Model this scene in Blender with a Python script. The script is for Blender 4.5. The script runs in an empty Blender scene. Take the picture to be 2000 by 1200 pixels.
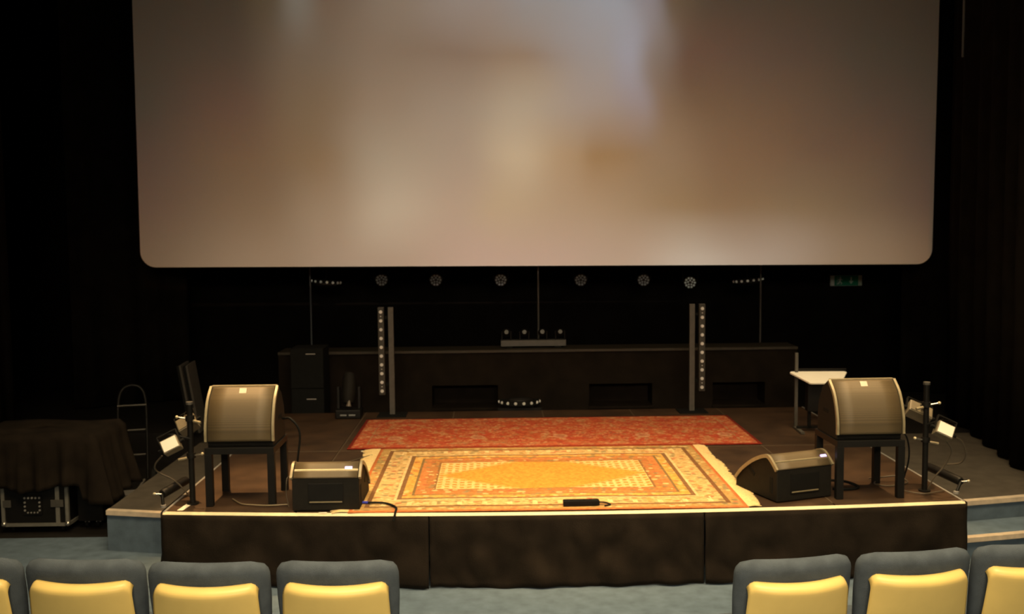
import bpy, math, random
from mathutils import Vector, Matrix
random.seed(7)
C = bpy.context.scene.collection
PI = math.pi

# ------------------------------------------------------------------ camera, world, lights, exposure
sc = bpy.context.scene
cam_d = bpy.data.cameras.new('camera'); cam = bpy.data.objects.new('camera', cam_d); C.objects.link(cam)
YAW, PITCH, ROLL = 0.01503, 0.07835, -0.0097
cy, sy, cp, sp, cr, sr = math.cos(YAW), math.sin(YAW), math.cos(PITCH), math.sin(PITCH), math.cos(ROLL), math.sin(ROLL)
_f = Vector((sy*cp, cy*cp, -sp)); _r = Vector((cy, -sy, 0)); _u = _r.cross(_f)
_r2 = _r*cr + _u*sr; _u2 = -_r*sr + _u*cr
m = Matrix((( _r2.x, _u2.x, -_f.x), (_r2.y, _u2.y, -_f.y), (_r2.z, _u2.z, -_f.z))).to_4x4()
m.translation = Vector((-0.5017, -7.3706, 2.6311))
cam.matrix_world = m
cam_d.sensor_width = 36.0; cam_d.lens = 1964.3/2000*36; cam_d.clip_start = .05; cam_d.clip_end = 100
sc.camera = cam
cam_d.dof.use_dof = True; cam_d.dof.focus_distance = 3.2; cam_d.dof.aperture_fstop = 6.5   # the photo is slightly soft throughout
vs = sc.view_settings
sc.display_settings.display_device = 'sRGB'
vs.view_transform = 'Standard'; vs.look = 'None'; vs.exposure = 0.0; vs.gamma = 1.0; vs.use_curve_mapping = False

W = bpy.data.worlds.new('world'); sc.world = W; W.use_nodes = True
W.node_tree.nodes['Background'].inputs[0].default_value = (1, .8, .6, 1)
W.node_tree.nodes['Background'].inputs[1].default_value = 0.002

def aim(o, to):
    d = Vector(to) - o.location
    o.rotation_euler = d.to_track_quat('-Z', 'Y').to_euler()
def spot(name, loc, to, power, ang, blend, col, r=.12):
    l = bpy.data.lights.new(name, 'SPOT'); l.energy = power; l.spot_size = math.radians(ang); l.spot_blend = blend
    l.color = col; l.shadow_soft_size = r
    o = bpy.data.objects.new(name, l); C.objects.link(o); o.location = loc; aim(o, to); return o
def area(name, loc, to, power, sx, sy_, col, spread=180):
    l = bpy.data.lights.new(name, 'AREA'); l.shape = 'RECTANGLE'; l.size = sx; l.size_y = sy_; l.energy = power
    l.color = col; l.spread = math.radians(spread)
    o = bpy.data.objects.new(name, l); C.objects.link(o); o.location = loc; aim(o, to); return o
# warm stage spots rigged over the front of the platform, warm house lamps over the stalls, plus added fills for lectern and front
spot('stage_spot_a', (-.2, -.2, 6.8), (.0, .75, .55), 740, 30, 1.0, (1, .60, .22))
spot('stage_spot_b', (.6, -.5, 6.8), (.15, 1.2, .55), 430, 40, 1.0, (1, .54, .19))
spot('side_spot_a', (-3.1, 1.9, 6.5), (-2.42, .62, .75), 2400, 22, 1.0, (1, .60, .25), .05)
spot('side_spot_b', (3.2, 1.7, 6.5), (2.5, .40, .9), 1250, 24, 1.0, (1, .62, .27), .05)
spot('lectern_fill', (2.3, 1.4, 6.6), (2.75, 2.55, 1.1), 420, 10, .8, (1, .74, .40), .06)  # added lamp that only lifts the white top
area('house_light', (.3, -4.4, 7.6), (.2, -2.4, 0), 340, 7, 2.2, (1, .76, .43), 100)
area('apron_light', (.5, .0, 7.6), (.5, -.1, 0), 100, 8, 1.0, (1, .78, .46), 75)
area('front_fill', (0, -9.5, 4.3), (0, 2.5, .2), 50, 5, .8, (1, .82, .58), 60)  # added fill from the audience side, brightens faces turned to the seats

# ------------------------------------------------------------------ node expressions
class X:
    def __init__(s, nt, v): s.nt, s.v = nt, v
    def _op(s, op, *a, **k):
        n = s.nt.nodes.new('ShaderNodeMath'); n.operation = op
        for i, q in enumerate((s,)+a):
            if isinstance(q, X):
                if isinstance(q.v, (int, float)): n.inputs[i].default_value = q.v
                else: s.nt.links.new(q.v, n.inputs[i])
            else: n.inputs[i].default_value = q
        return X(s.nt, n.outputs[0])
    def __add__(s, o): return s._op('ADD', o)
    __radd__ = __add__
    def __mul__(s, o): return s._op('MULTIPLY', o)
    __rmul__ = __mul__
    def __sub__(s, o): return s._op('SUBTRACT', o)
    def __rsub__(s, o): return X(s.nt, o)._op('SUBTRACT', s)
    def __truediv__(s, o): return s._op('DIVIDE', o)
    def gt(s, o): return s._op('GREATER_THAN', o)
    def lt(s, o): return s._op('LESS_THAN', o)
    def abs(s): return s._op('ABSOLUTE')
    def min(s, o): return s._op('MINIMUM', o)
    def max(s, o): return s._op('MAXIMUM', o)
    def sin(s): return s._op('SINE')
    def exp(s): return s._op('EXPONENT')
    def frac(s): return s._op('FRACT')
    def smooth(s, a, b):
        n = s.nt.nodes.new('ShaderNodeMapRange'); n.interpolation_type = 'SMOOTHSTEP'
        s.nt.links.new(s.v, n.inputs[0]); n.inputs[1].default_value = a; n.inputs[2].default_value = b
        return X(s.nt, n.outputs[0])

# the projector: a blurred still thrown on the screen (colours in metres on the screen)
def projector():
    D = 16.0
    l = bpy.data.lights.new('projector', 'SPOT'); l.spot_size = math.radians(60); l.spot_blend = .05; l.shadow_soft_size = .01
    l.energy = 1000; l.color = (1, 1, 1)
    o = bpy.data.objects.new('projector', l); C.objects.link(o)
    o.location = (0, 5-D, 6.0); o.rotation_euler = (PI/2, 0, 0)
    l.use_nodes = True; nt = l.node_tree; N = nt.nodes; L = nt.links
    em = N.get('Emission') or N.new('ShaderNodeEmission')
    tc = N.new('ShaderNodeTexCoord'); sep = N.new('ShaderNodeSeparateXYZ'); L.new(tc.outputs['Normal'], sep.inputs[0])
    x, y, z = (X(nt, sep.outputs[i]) for i in range(3))
    z = z.abs()
    u = x/z*D; v = y/z*D + 6.0
    SPILL = (.077, .062, .047)
    def lin(c, k, f): return max(0.0, ((c/255+.055)/1.055)**2.4*1.03 - SPILL[k]*f)   # the room's own light adds the rest
    # the thrown picture, row by row: height on the screen, then (place across, r, g, b)
    rows = [
      (5.337, [(0,50,42,30),(250,60,48,32),(330,84,74,60),(400,120,115,105),(480,112,95,80),(650,135,120,105),(850,150,138,130),(1000,150,148,148),(1200,157,160,167),(1280,140,135,140),(1340,95,80,65),(1450,70,50,28),(1700,62,48,32),(2000,38,32,24)]),
      (4.72, [(0,50,40,30),(250,75,55,40),(400,110,95,80),(600,130,112,95),(800,130,110,95),(950,145,122,102),(1150,155,150,150),(1230,157,157,167),(1300,125,112,105),(1380,90,65,38),(1600,80,58,35),(1850,65,50,38),(2000,50,42,32)]),
      (4.11, [(0,70,55,40),(250,95,70,48),(450,120,98,75),(600,145,125,105),(800,155,138,120),(960,177,160,137),(1150,160,145,135),(1240,150,138,140),(1320,120,95,75),(1400,105,78,50),(1600,100,75,52),(1850,80,62,45),(2000,75,58,42)]),
      (3.50, [(0,88,70,48),(300,110,82,55),(450,128,100,72),(620,165,148,125),(800,165,145,125),(950,197,174,142),(1080,170,140,105),(1150,148,112,70),(1300,140,112,85),(1500,118,85,48),(1750,100,75,50),(2000,82,62,45)]),
      (2.88, [(0,100,75,48),(300,120,92,68),(480,150,125,100),(640,187,167,142),(800,175,150,128),(900,180,155,122),(1100,165,138,110),(1350,135,105,70),(1480,125,92,50),(1650,125,98,70),(2000,95,72,52)]),
      (2.27, [(0,108,82,55),(300,140,112,88),(600,160,135,115),(850,175,145,130),(1000,172,143,128),(1200,165,140,122),(1400,182,167,152),(1550,165,145,130),(1800,140,112,88),(2000,118,90,68)])]
    n = N.new('ShaderNodeTexNoise'); cmb = N.new('ShaderNodeCombineXYZ')
    L.new((u*.35).v, cmb.inputs[0]); L.new((v*.6).v, cmb.inputs[1]); L.new(cmb.outputs[0], n.inputs['Vector'])
    n.inputs['Scale'].default_value = 1.6; n.inputs['Detail'].default_value = 1.0
    wob = (X(nt, n.outputs[0]) - .5)
    across = (u + wob*.5 + 4.868)/9.774; v2 = v + wob*.35
    prev = None
    for (vz, stops), f_ in zip(rows, (.75, .85, .95, 1, 1.05, 1.05)):
        r = N.new('ShaderNodeValToRGB'); cr_ = r.color_ramp; cr_.interpolation = 'CARDINAL' if 0 else 'EASE'
        while len(cr_.elements) > 1: cr_.elements.remove(cr_.elements[-1])
        for i, (p_, R_, G_, B_) in enumerate(stops):
            e_ = cr_.elements[0] if i == 0 else cr_.elements.new(p_/2000)
            e_.position = p_/2000; e_.color = (lin(R_, 0, f_), lin(G_, 1, f_), lin(B_, 2, f_), 1)
        L.new(across.v, r.inputs[0])
        if prev is None: prev = r.outputs[0]
        else:
            mx = N.new('ShaderNodeMix'); mx.data_type = 'RGBA'
            mr = N.new('ShaderNodeMapRange'); L.new(v2.v, mr.inputs[0]); mr.inputs[1].default_value = pv; mr.inputs[2].default_value = vz
            L.new(mr.outputs[0], mx.inputs[0]); L.new(prev, mx.inputs[6]); L.new(r.outputs[0], mx.inputs[7]); prev = mx.outputs[2]
        pv = vz
    # the throw is trimmed to the screen's own edges
    mask = u.abs().lt(4.86)*v.gt(2.14)*v.lt(7.6)
    mx = N.new('ShaderNodeMix'); mx.data_type = 'RGBA'; L.new(mask.v, mx.inputs[0]); mx.inputs[6].default_value = (0, 0, 0, 1); L.new(prev, mx.inputs[7])
    L.new(mx.outputs[2], em.inputs['Color']); em.inputs['Strength'].default_value = 1.0
    out = N.get('Light Output') or N.new('ShaderNodeOutputLight')
    L.new(em.outputs[0], out.inputs[0])
    l.energy = 9400
projector()

# ------------------------------------------------------------------ materials
MATS = {}
def mat(name, col, rough=.6, metal=0, noise=0, nscale=20, bump=0, bscale=200, spec=.5, emit=None, es=0):
    if name in MATS: return MATS[name]
    M_ = bpy.data.materials.new(name); M_.use_nodes = True; nt = M_.node_tree; b = nt.nodes['Principled BSDF']
    b.inputs['Base Color'].default_value = (*col, 1); b.inputs['Roughness'].default_value = rough
    b.inputs['Metallic'].default_value = metal; b.inputs['Specular IOR Level'].default_value = spec
    tc = nt.nodes.new('ShaderNodeTexCoord')
    if noise:
        n = nt.nodes.new('ShaderNodeTexNoise'); n.inputs['Scale'].default_value = nscale; n.inputs['Detail'].default_value = 5
        nt.links.new(tc.outputs['Object'], n.inputs['Vector'])
        r = nt.nodes.new('ShaderNodeValToRGB'); r.color_ramp.elements[0].position = .3; r.color_ramp.elements[1].position = .7
        r.color_ramp.elements[0].color = (*[c*(1-noise) for c in col], 1); r.color_ramp.elements[1].color = (*[min(1, c*(1+noise)) for c in col], 1)
        nt.links.new(n.outputs[0], r.inputs[0]); nt.links.new(r.outputs[0], b.inputs['Base Color'])
    if bump:
        n = nt.nodes.new('ShaderNodeTexNoise'); n.inputs['Scale'].default_value = bscale; n.inputs['Detail'].default_value = 3
        nt.links.new(tc.outputs['Object'], n.inputs['Vector'])
        bp = nt.nodes.new('ShaderNodeBump'); bp.inputs['Strength'].default_value = bump; bp.inputs['Distance'].default_value = .01
        nt.links.new(n.outputs[0], bp.inputs['Height']); nt.links.new(bp.outputs[0], b.inputs['Normal'])
    if emit:
        b.inputs['Emission Color'].default_value = (*emit, 1); b.inputs['Emission Strength'].default_value = es
    MATS[name] = M_; return M_
K = dict(
  carpet=mat('blue_carpet', (.125, .170, .215), .95, noise=.16, nscale=9, bump=.5, bscale=260, spec=.1),
  grey=mat('grey_stage_floor', (.085, .070, .052), .8, noise=.2, nscale=6, spec=.2),
  wood=mat('wood_nosing', (.62, .50, .36), .5, noise=.15, nscale=14),
  unlitfloor=mat('unlit_floor', (.012, .010, .008), .7, noise=.2, nscale=6, spec=.2),  # floor lost in the dark, its shade is put into the colour
  dark=mat('black_wall_paint', (.008, .007, .006), .9, noise=.3, nscale=3, spec=.05),
  brown=mat('dark_panel_wall', (.013, .009, .006), .85, noise=.3, nscale=5, spec=.1),
  cloth=mat('black_stage_cloth', (.016, .0115, .0078), .95, noise=.3, nscale=7, bump=.3, bscale=120, spec=.1),
  curtain=mat('black_curtain_fabric', (.011, .009, .007), .95, noise=.3, nscale=5, spec=.05),
  deck=mat('dark_brown_deck_board', (.055, .030, .015), .5, noise=.35, nscale=5, bump=.15, bscale=90, spec=.3),
  alu=mat('spotlit_edge_strip', (.86, .70, .42), .45, 0, noise=.06, nscale=20),  # aluminium with the spotlight's yellow brightness put into its colour
  alud=mat('dull_aluminium', (.36, .34, .31), .45, .3, noise=.1, nscale=20),
  black=mat('black_lacquer', (.008, .0072, .006), .5, noise=.2, nscale=9, spec=.2),
  cab=mat('black_textured_cabinet', (.011, .0095, .007), .65, noise=.2, nscale=30, bump=.3, bscale=240, spec=.18),
  trim=mat('worn_metal_rail', (.30, .25, .15), .4, .2, noise=.12, nscale=30),
  plate=mat('pale_badge', (.62, .55, .42), .5, noise=.05),
  rubber=mat('black_rubber', (.007, .007, .006), .75, noise=.2, spec=.15),
  white=mat('white_board', (.86, .80, .68), .5, noise=.04, nscale=4),
  cream=mat('cream_seat_shell', (.80, .60, .20), .38, noise=.05, nscale=6, spec=.4),
  blue=mat('blue_grey_upholstery', (.080, .098, .118), .95, noise=.15, nscale=14, bump=.35, bscale=320, spec=.15),
  lens=mat('clear_led_lens', (.72, .72, .70), .25, noise=.1, nscale=40),
  lensd=mat('dull_led_lens', (.26, .27, .26), .35, noise=.1, nscale=40),
  grey_metal=mat('grey_painted_metal', (.075, .068, .056), .5, noise=.15),
  tower=mat('dark_tower_housing', (.035, .031, .022), .5, noise=.1),
  chrome=mat('chrome', (.55, .52, .46), .25, .9, noise=.05),
  fringe=mat('rug_fringe_cotton', (.92, .66, .30), .9, noise=.12, nscale=60, bump=.5, bscale=200, spec=.1),
  tape=mat('white_tape', (.9, .82, .62), .6, noise=.04),
  green=mat('exit_sign_green', (.01, .34, .20), .5, noise=.05),
  signwhite=mat('exit_sign_white', (.85, .92, .88), .5, noise=.05),
  cablebl=mat('blue_plug', (.05, .06, .5), .4, noise=.05),
  ledv=mat('violet_indicator_lamp', (.5, .4, .9), .3, noise=.02, emit=(.62, .5, 1), es=1.6),
  beige=mat('grey_box_light_housing', (.17, .14, .09), .5, noise=.12, nscale=20),
  screen=mat('projection_screen_vinyl', (.80, .79, .78), .85, noise=.012, nscale=140, spec=.1),
)
def grille_mat():
    M_ = bpy.data.materials.new('perforated_grille'); M_.use_nodes = True; nt = M_.node_tree; b = nt.nodes['Principled BSDF']
    tc = nt.nodes.new('ShaderNodeTexCoord'); v = nt.nodes.new('ShaderNodeTexVoronoi'); v.inputs['Scale'].default_value = 240; v.inputs['Randomness'].default_value = 0
    nt.links.new(tc.outputs['Object'], v.inputs['Vector'])
    r = nt.nodes.new('ShaderNodeValToRGB'); r.color_ramp.elements[0].position = .2; r.color_ramp.elements[1].position = .5
    r.color_ramp.elements[0].color = (.022, .016, .009, 1); r.color_ramp.elements[1].color = (.118, .084, .040, 1)
    nt.links.new(v.outputs['Distance'], r.inputs[0]); nt.links.new(r.outputs[0], b.inputs['Base Color'])
    b.inputs['Roughness'].default_value = .55; b.inputs['Metallic'].default_value = .1
    return M_
K['grille'] = grille_mat()

def rug_material(name, hx, hy, light):
    M_ = bpy.data.materials.new(name); M_.use_nodes = True; nt = M_.node_tree; b = nt.nodes['Principled BSDF']
    b.inputs['Roughness'].default_value = .95; b.inputs['Specular IOR Level'].default_value = .1
    N, L = nt.nodes, nt.links
    tc = N.new('ShaderNodeTexCoord'); sep = N.new('ShaderNodeSeparateXYZ'); L.new(tc.outputs['Object'], sep.inputs[0])
    x, y = X(nt, sep.outputs[0]), X(nt, sep.outputs[1])
    dx = hx - x.abs(); dy = hy - y.abs(); d = dx.min(dy)
    def vor(scale, feat='F1', sx=1, sy=1):
        v = N.new('ShaderNodeTexVoronoi'); v.inputs['Scale'].default_value = scale; v.feature = feat
        mp = N.new('ShaderNodeMapping'); mp.inputs['Scale'].default_value = (sx, sy, 1)
        L.new(tc.outputs['Object'], mp.inputs[0]); L.new(mp.outputs[0], v.inputs['Vector']); return v
    def mix(fac, a, bb):
        n = N.new('ShaderNodeMix'); n.data_type = 'RGBA'
        (L.new(fac.v, n.inputs[0]) if isinstance(fac, X) else setattr(n.inputs[0], 'default_value', fac))
        for i, q in ((6, a), (7, bb)):
            if isinstance(q, tuple): n.inputs[i].default_value = (*q, 1)
            else: L.new(q, n.inputs[i])
        return n.outputs[2]
    def ramp(fac, stops, interp='CONSTANT'):
        r = N.new('ShaderNodeValToRGB'); r.color_ramp.interpolation = interp; e = r.color_ramp.elements
        e[0].position = stops[0][0]; e[0].color = (*stops[0][1], 1); e[1].position = stops[1][0]; e[1].color = (*stops[1][1], 1)
        for p_, c in stops[2:]:
            k = e.new(p_); k.color = (*c, 1)
        L.new(fac.v if isinstance(fac, X) else fac, r.inputs[0]); return r.outputs[0]
    v1 = vor(19 if light else 17, sx=.8); v2 = vor(12, sx=1.0, sy=1.3); nz = N.new('ShaderNodeTexNoise'); nz.inputs['Scale'].default_value = 34; nz.inputs['Detail'].default_value = 3
    L.new(tc.outputs['Object'], nz.inputs['Vector'])
    # repeated motifs running along every border band
    def motif(fr, amp=.5):
        return ((x*fr).sin()*(y*fr).sin()).abs()
    if light:
        bands = ramp(d/.9, [(0, (.70, .22, .07)), (.03/.9, (.55, .34, .12)), (.105/.9, (.24, .12, .05)), (.14/.9, (.72, .48, .20)),
            (.305/.9, (.86, .62, .30)), (.325/.9, (.26, .14, .06)), (.362/.9, (.78, .42, .10)), (.43/.9, (.26, .17, .07)), (.452/.9, (.62, .25, .08)),
            (.52/.9, (.50, .22, .07)), (.59/.9, (.30, .16, .06)), (.61/.9, (.80, .345, .06))])
        flecks = X(nt, v1.outputs['Distance']).lt(.40)
        fl = ramp(v1.outputs['Color'], [(0, (.55, .16, .07)), (.3, (.26, .24, .12)), (.52, (.86, .64, .29)), (.78, (.60, .34, .09))])
        inborder = d.lt(.60)
        plain_lines = (d.gt(.105)*d.lt(.14)).max(d.gt(.305)*d.lt(.362)).max(d.gt(.43)*d.lt(.452)).max(d.lt(.03))
        c = mix(flecks*inborder*(1.0-plain_lines)*.8, bands, fl)
        # larger blossoms in the wide cream band
        big = X(nt, v2.outputs['Distance']).lt(.24)*d.gt(.14)*d.lt(.305)
        c = mix(big*.75, c, (.34, .22, .08))
        # pale upright tufts spaced along the long borders
        tick = ((x*1.0/.19).frac() - .5).abs().lt(.10)*d.gt(.16)*d.lt(.24)*dy.lt(.30)
        c = mix(tick*.8, c, (.95, .74, .36))
        # cream lattice filling the corners of the field
        lo = (x.abs()/.86 + y.abs()/.60)
        cells = ((x*52.0).sin().abs()).max((y*40.0+(x*26.0).sin()*.5).sin().abs()).gt(.80)
        c = mix(d.gt(.61)*lo.smooth(.93, 1.12)*cells*.7, c, (.90, .70, .34))
        dots = ((x*52.0).sin()*(y*40.0).sin()).abs().lt(.12)
        c = mix(d.gt(.61)*lo.gt(1.0)*(1.0-cells)*dots*.6, c, (.34, .24, .10))
        soft = ramp(nz.outputs[0], [(.35, (.80, .70, .62)), (.65, (1, 1, 1))], 'LINEAR')
    else:
        bands = ramp(d/.9, [(0, (.30, .035, .02)), (.03/.9, (.58, .15, .06)), (.16/.9, (.45, .24, .11)), (.175/.9, (.55, .12, .045))])
        flecks = X(nt, v1.outputs['Distance']).lt(.30)
        fl = ramp(v1.outputs['Color'], [(0, (.60, .12, .05)), (.28, (.70, .42, .20)), (.55, (.30, .20, .12)), (.72, (.75, .52, .28))])
        c = mix(flecks*.70*d.gt(.03), bands, fl)
        n2 = N.new('ShaderNodeTexNoise'); n2.inputs['Scale'].default_value = 7.0; n2.inputs['Detail'].default_value = 4; L.new(tc.outputs['Object'], n2.inputs['Vector'])
        c = mix(X(nt, n2.outputs[0]).smooth(.48, .62)*.6*d.gt(.03), c, (.50, .055, .03))
        c = mix((1.0 - X(nt, n2.outputs[0]).smooth(.36, .47))*.45*d.gt(.03), c, (.52, .30, .13))
        ring = (X(nt, v2.outputs['Distance']) - .28).abs().lt(.06)
        c = mix(ring*.55*d.gt(.03), c, (.72, .42, .20))
        # a line of medallions
        fx = ((x+hx)/.82).frac() - .5; mx = fx*.82; my = y + .28
        med = ((mx*mx)*1.6 + my*my)
        c = mix(med.lt(.009)*.4, c, (.74, .55, .30)); c = mix(med.lt(.0035)*.5, c, (.45, .10, .05))
        soft = ramp(nz.outputs[0], [(.35, (.68, .60, .55)), (.65, (1, 1, 1))], 'LINEAR')
    mm = N.new('ShaderNodeMix'); mm.data_type = 'RGBA'; mm.blend_type = 'MULTIPLY'; mm.inputs[0].default_value = 1
    L.new(c, mm.inputs[6]); L.new(soft, mm.inputs[7]); L.new(mm.outputs[2], b.inputs['Base Color'])
    bp = N.new('ShaderNodeBump'); bp.inputs['Strength'].default_value = .3; bp.inputs['Distance'].default_value = .004
    L.new(nz.outputs[0], bp.inputs['Height']); L.new(bp.outputs[0], b.inputs['Normal'])
    return M_

# ------------------------------------------------------------------ mesh helpers
class MB:
    def __init__(s): s.v, s.f, s.sm = [], [], []
    def add(s, vs_, fs, smooth=False, M=None):
        o = len(s.v)
        s.v += [tuple(M @ Vector(p)) if M else tuple(p) for p in vs_]
        s.f += [tuple(i+o for i in f) for f in fs]; s.sm += [smooth]*len(fs); return s
    def box(s, a, b, M=None):
        (x0, y0, z0), (x1, y1, z1) = a, b
        return s.add([(x0,y0,z0),(x1,y0,z0),(x1,y1,z0),(x0,y1,z0),(x0,y0,z1),(x1,y0,z1),(x1,y1,z1),(x0,y1,z1)],
              [(0,3,2,1),(4,5,6,7),(0,1,5,4),(1,2,6,5),(2,3,7,6),(3,0,4,7)], M=M)
    def prism(s, prof, x0, x1, M=None):       # profile in (y, z), extruded along x
        n = len(prof)
        vs_ = [(x0, p[0], p[1]) for p in prof] + [(x1, p[0], p[1]) for p in prof]
        return s.add(vs_, [tuple(range(n-1, -1, -1)), tuple(range(n, 2*n))] + [(i, (i+1) % n, n+(i+1) % n, n+i) for i in range(n)], M=M)
    def tube(s, pts, r, n=10, cap=True, M=None):
        pts = [Vector(p) for p in pts]; vs_ = []; up = None
        for i, p in enumerate(pts):
            t = (pts[min(i+1, len(pts)-1)] - pts[max(i-1, 0)]).normalized()
            if up is None: up = Vector((0,0,1)) if abs(t.z) < .9 else Vector((1,0,0))
            a = t.cross(up).normalized(); b_ = a.cross(t).normalized(); up = b_
            rr = r[i] if isinstance(r, (list, tuple)) else r
            vs_ += [p + (a*math.cos(2*PI*k/n) + b_*math.sin(2*PI*k/n))*rr for k in range(n)]
        m_ = len(pts)
        fs = [(i*n+k, i*n+(k+1) % n, (i+1)*n+(k+1) % n, (i+1)*n+k) for i in range(m_-1) for k in range(n)]
        s.add(vs_, fs, True, M)
        if cap:
            s.add(vs_[:n], [tuple(range(n-1, -1, -1))], False, M); s.add(vs_[-n:], [tuple(range(n))], False, M)
        return s
    def ball(s, c, r, n=14, m_=9, M=None, sq=(1,1,1)):
        c = Vector(c); vs_ = []; fs = []
        for i in range(m_+1):
            th = PI*i/m_
            for k in range(n):
                ph = 2*PI*k/n
                vs_.append(c + Vector((math.sin(th)*math.cos(ph)*sq[0], math.sin(th)*math.sin(ph)*sq[1], math.cos(th)*sq[2]))*r)
        for i in range(m_):
            for k in range(n): fs.append((i*n+k, (i+1)*n+k, (i+1)*n+(k+1) % n, i*n+(k+1) % n))
        return s.add(vs_, fs, True, M)
    def grid(s, fn, nu, nv, M=None, smooth=True):
        vs_ = [fn(i/nu, j/nv) for j in range(nv+1) for i in range(nu+1)]
        return s.add(vs_, [(j*(nu+1)+i, j*(nu+1)+i+1, (j+1)*(nu+1)+i+1, (j+1)*(nu+1)+i) for j in range(nv) for i in range(nu)], smooth, M)
    def build(s, name, material, parent=None, bevel=0, solid=0, seg=2, subsurf=0):
        me = bpy.data.meshes.new(name); me.from_pydata(s.v, [], s.f); me.update()
        me.polygons.foreach_set('use_smooth', s.sm)
        o = bpy.data.objects.new(name, me); C.objects.link(o); me.materials.append(material)
        if parent: o.parent = parent
        if solid:
            k = o.modifiers.new('solid', 'SOLIDIFY'); k.thickness = solid; k.offset = 0
        if bevel:
            k = o.modifiers.new('bev', 'BEVEL'); k.width = bevel; k.segments = seg; k.limit_method = 'ANGLE'; k.angle_limit = math.radians(40)
            k.harden_normals = False
        if subsurf:
            k = o.modifiers.new('sub', 'SUBSURF'); k.levels = subsurf; k.render_levels = subsurf
        return o
def tag(o, label, cat, group=None, kind=None):
    o['label'] = label; o['category'] = cat
    if group: o['group'] = group
    if kind: o['kind'] = kind
    return o
def thing(name, loc, label, cat, rz=0, group=None):
    o = bpy.data.objects.new(name, None); C.objects.link(o); o.empty_display_size = .1
    o.location = loc; o.rotation_euler = (0, 0, rz); return tag(o, label, cat, group)
def struct(o): o['kind'] = 'structure'; return o
def dup(root, loc, rz, label, group=None):
    def cp_(o, par):
        c = o.copy(); C.objects.link(c)
        if par: c.parent = par; c.matrix_parent_inverse = o.matrix_parent_inverse.copy()
        for ch in o.children: cp_(ch, c)
        return c
    r = cp_(root, None); r.location = loc; r.rotation_euler = (0, 0, rz); r['label'] = label
    if group: r['group'] = group
    return r
def catmull(pts, n=8):
    P = [Vector(p) for p in pts]; P = [P[0]*2-P[1]] + P + [P[-1]*2-P[-2]]; out = []
    for i in range(1, len(P)-2):
        for k in range(n):
            t = k/n; a, b, c, d = P[i-1:i+3]
            out.append(.5*((2*b)+(c-a)*t+(2*a-5*b+4*c-d)*t*t+(3*b-a-3*c+d)*t**3))
    return out + [P[-2]]

# ------------------------------------------------------------------ the setting
DZ = .55                        # platform top
SZ = .34                        # grey stage floor
def bow(x): return -.149*(1-(x/3)**2)
struct(MB().box((-7.4, -12.5, -.1), (7.4, 1.2, 0)).build('floor', K['carpet']))
struct(MB().box((-7.4, 1.2, -.1), (-3.78, 4.0, -.0)).build('floor_bay', K['unlitfloor']))  # darkened in colour to stand for shade in the bay
# raised grey stage floor; its front edge curves back at the sides
def nose_y(x): return .42 + .030*x*x
xs = [-3.74 + i*(7.2+3.74)/26 for i in range(27)]
fr = [(x, nose_y(x)) for x in xs]
def slab(front, yb, z0, z1):
    mb = MB(); n = len(front)
    vs_ = [(x, y, z0) for x, y in front]+[(x, y, z1) for x, y in front]+[(x, yb, z0) for x, y in front]+[(x, yb, z1) for x, y in front]
    fs = []
    for i in range(n-1):
        fs += [(i, i+1, n+i+1, n+i), (n+i, n+i+1, 3*n+i+1, 3*n+i), (2*n+i+1, 2*n+i, 3*n+i, 3*n+i+1), (i+1, i, 2*n+i, 2*n+i+1)]
    fs += [(0, n, 3*n, 2*n), (n-1, 3*n-1, 4*n-1, 2*n-1)]
    return mb.add(vs_, fs)
struct(slab(fr, 3.45, 0.001, SZ).build('floor_stage', K['grey']))
struct(MB().box((-3.74, 3.45, 0.001), (7.2, 7.6, SZ)).build('floor_stage_rear', K['unlitfloor']))  # same stage floor, shade behind the platform put into its colour
struct(MB().box((-7.4, 4.0, 0), (-3.75, 7.6, SZ)).build('floor_backstage', K['unlitfloor']))  # coloured dark for the unlit area
def nosing(pts, z, name):
    mb = MB(); n = len(pts)
    a = [(x, y-.035, z-.034) for x, y in pts]; b_ = [(x, y-.035, z+.004) for x, y in pts]; c = [(x, y+.03, z+.004) for x, y in pts]; d = [(x, y+.0, z-.034) for x, y in pts]
    fs = []
    for i in range(n-1):
        fs += [(i, i+1, n+i+1, n+i), (n+i, n+i+1, 2*n+i+1, 2*n+i), (3*n+i, 3*n+i+1, i+1, i)]
    fs += [(0, n, 2*n, 3*n), (n-1, 4*n-1, 3*n-1, 2*n-1)]
    return struct(mb.add(a+b_+c+d, fs).build(name, K['wood']))
nosing([p for p in fr], SZ, 'trim_1')
# blue carpet riser facing
mb = MB(); n = len(fr)
mb.add([(x, y-.008, 0.0) for x, y in fr]+[(x, y-.008, SZ-.034) for x, y in fr], [(i, i+1, n+i+1, n+i) for i in range(n-1)])
struct(mb.build('trim_2', K['carpet'], solid=.006))
# a low carpeted step beside the platform
xs2 = [3.10 + i*.42 for i in range(9)]
f2 = [(x, nose_y(x)-.40) for x in xs2]
mb = MB(); n = len(f2)
mb.add([(x, y, 0) for x, y in f2]+[(x, y, .17) for x, y in f2]+[(x, y+.385, 0) for x, y in f2]+[(x, y+.385, .17) for x, y in f2],
   sum([[(i, i+1, n+i+1, n+i), (n+i, n+i+1, 3*n+i+1, 3*n+i)] for i in range(n-1)], [])+[(0, n, 3*n, 2*n), (n-1, 3*n-1, 4*n-1, 2*n-1)])
struct(mb.build('floor_step', K['carpet'])); nosing(f2, .17, 'trim_3')
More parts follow.
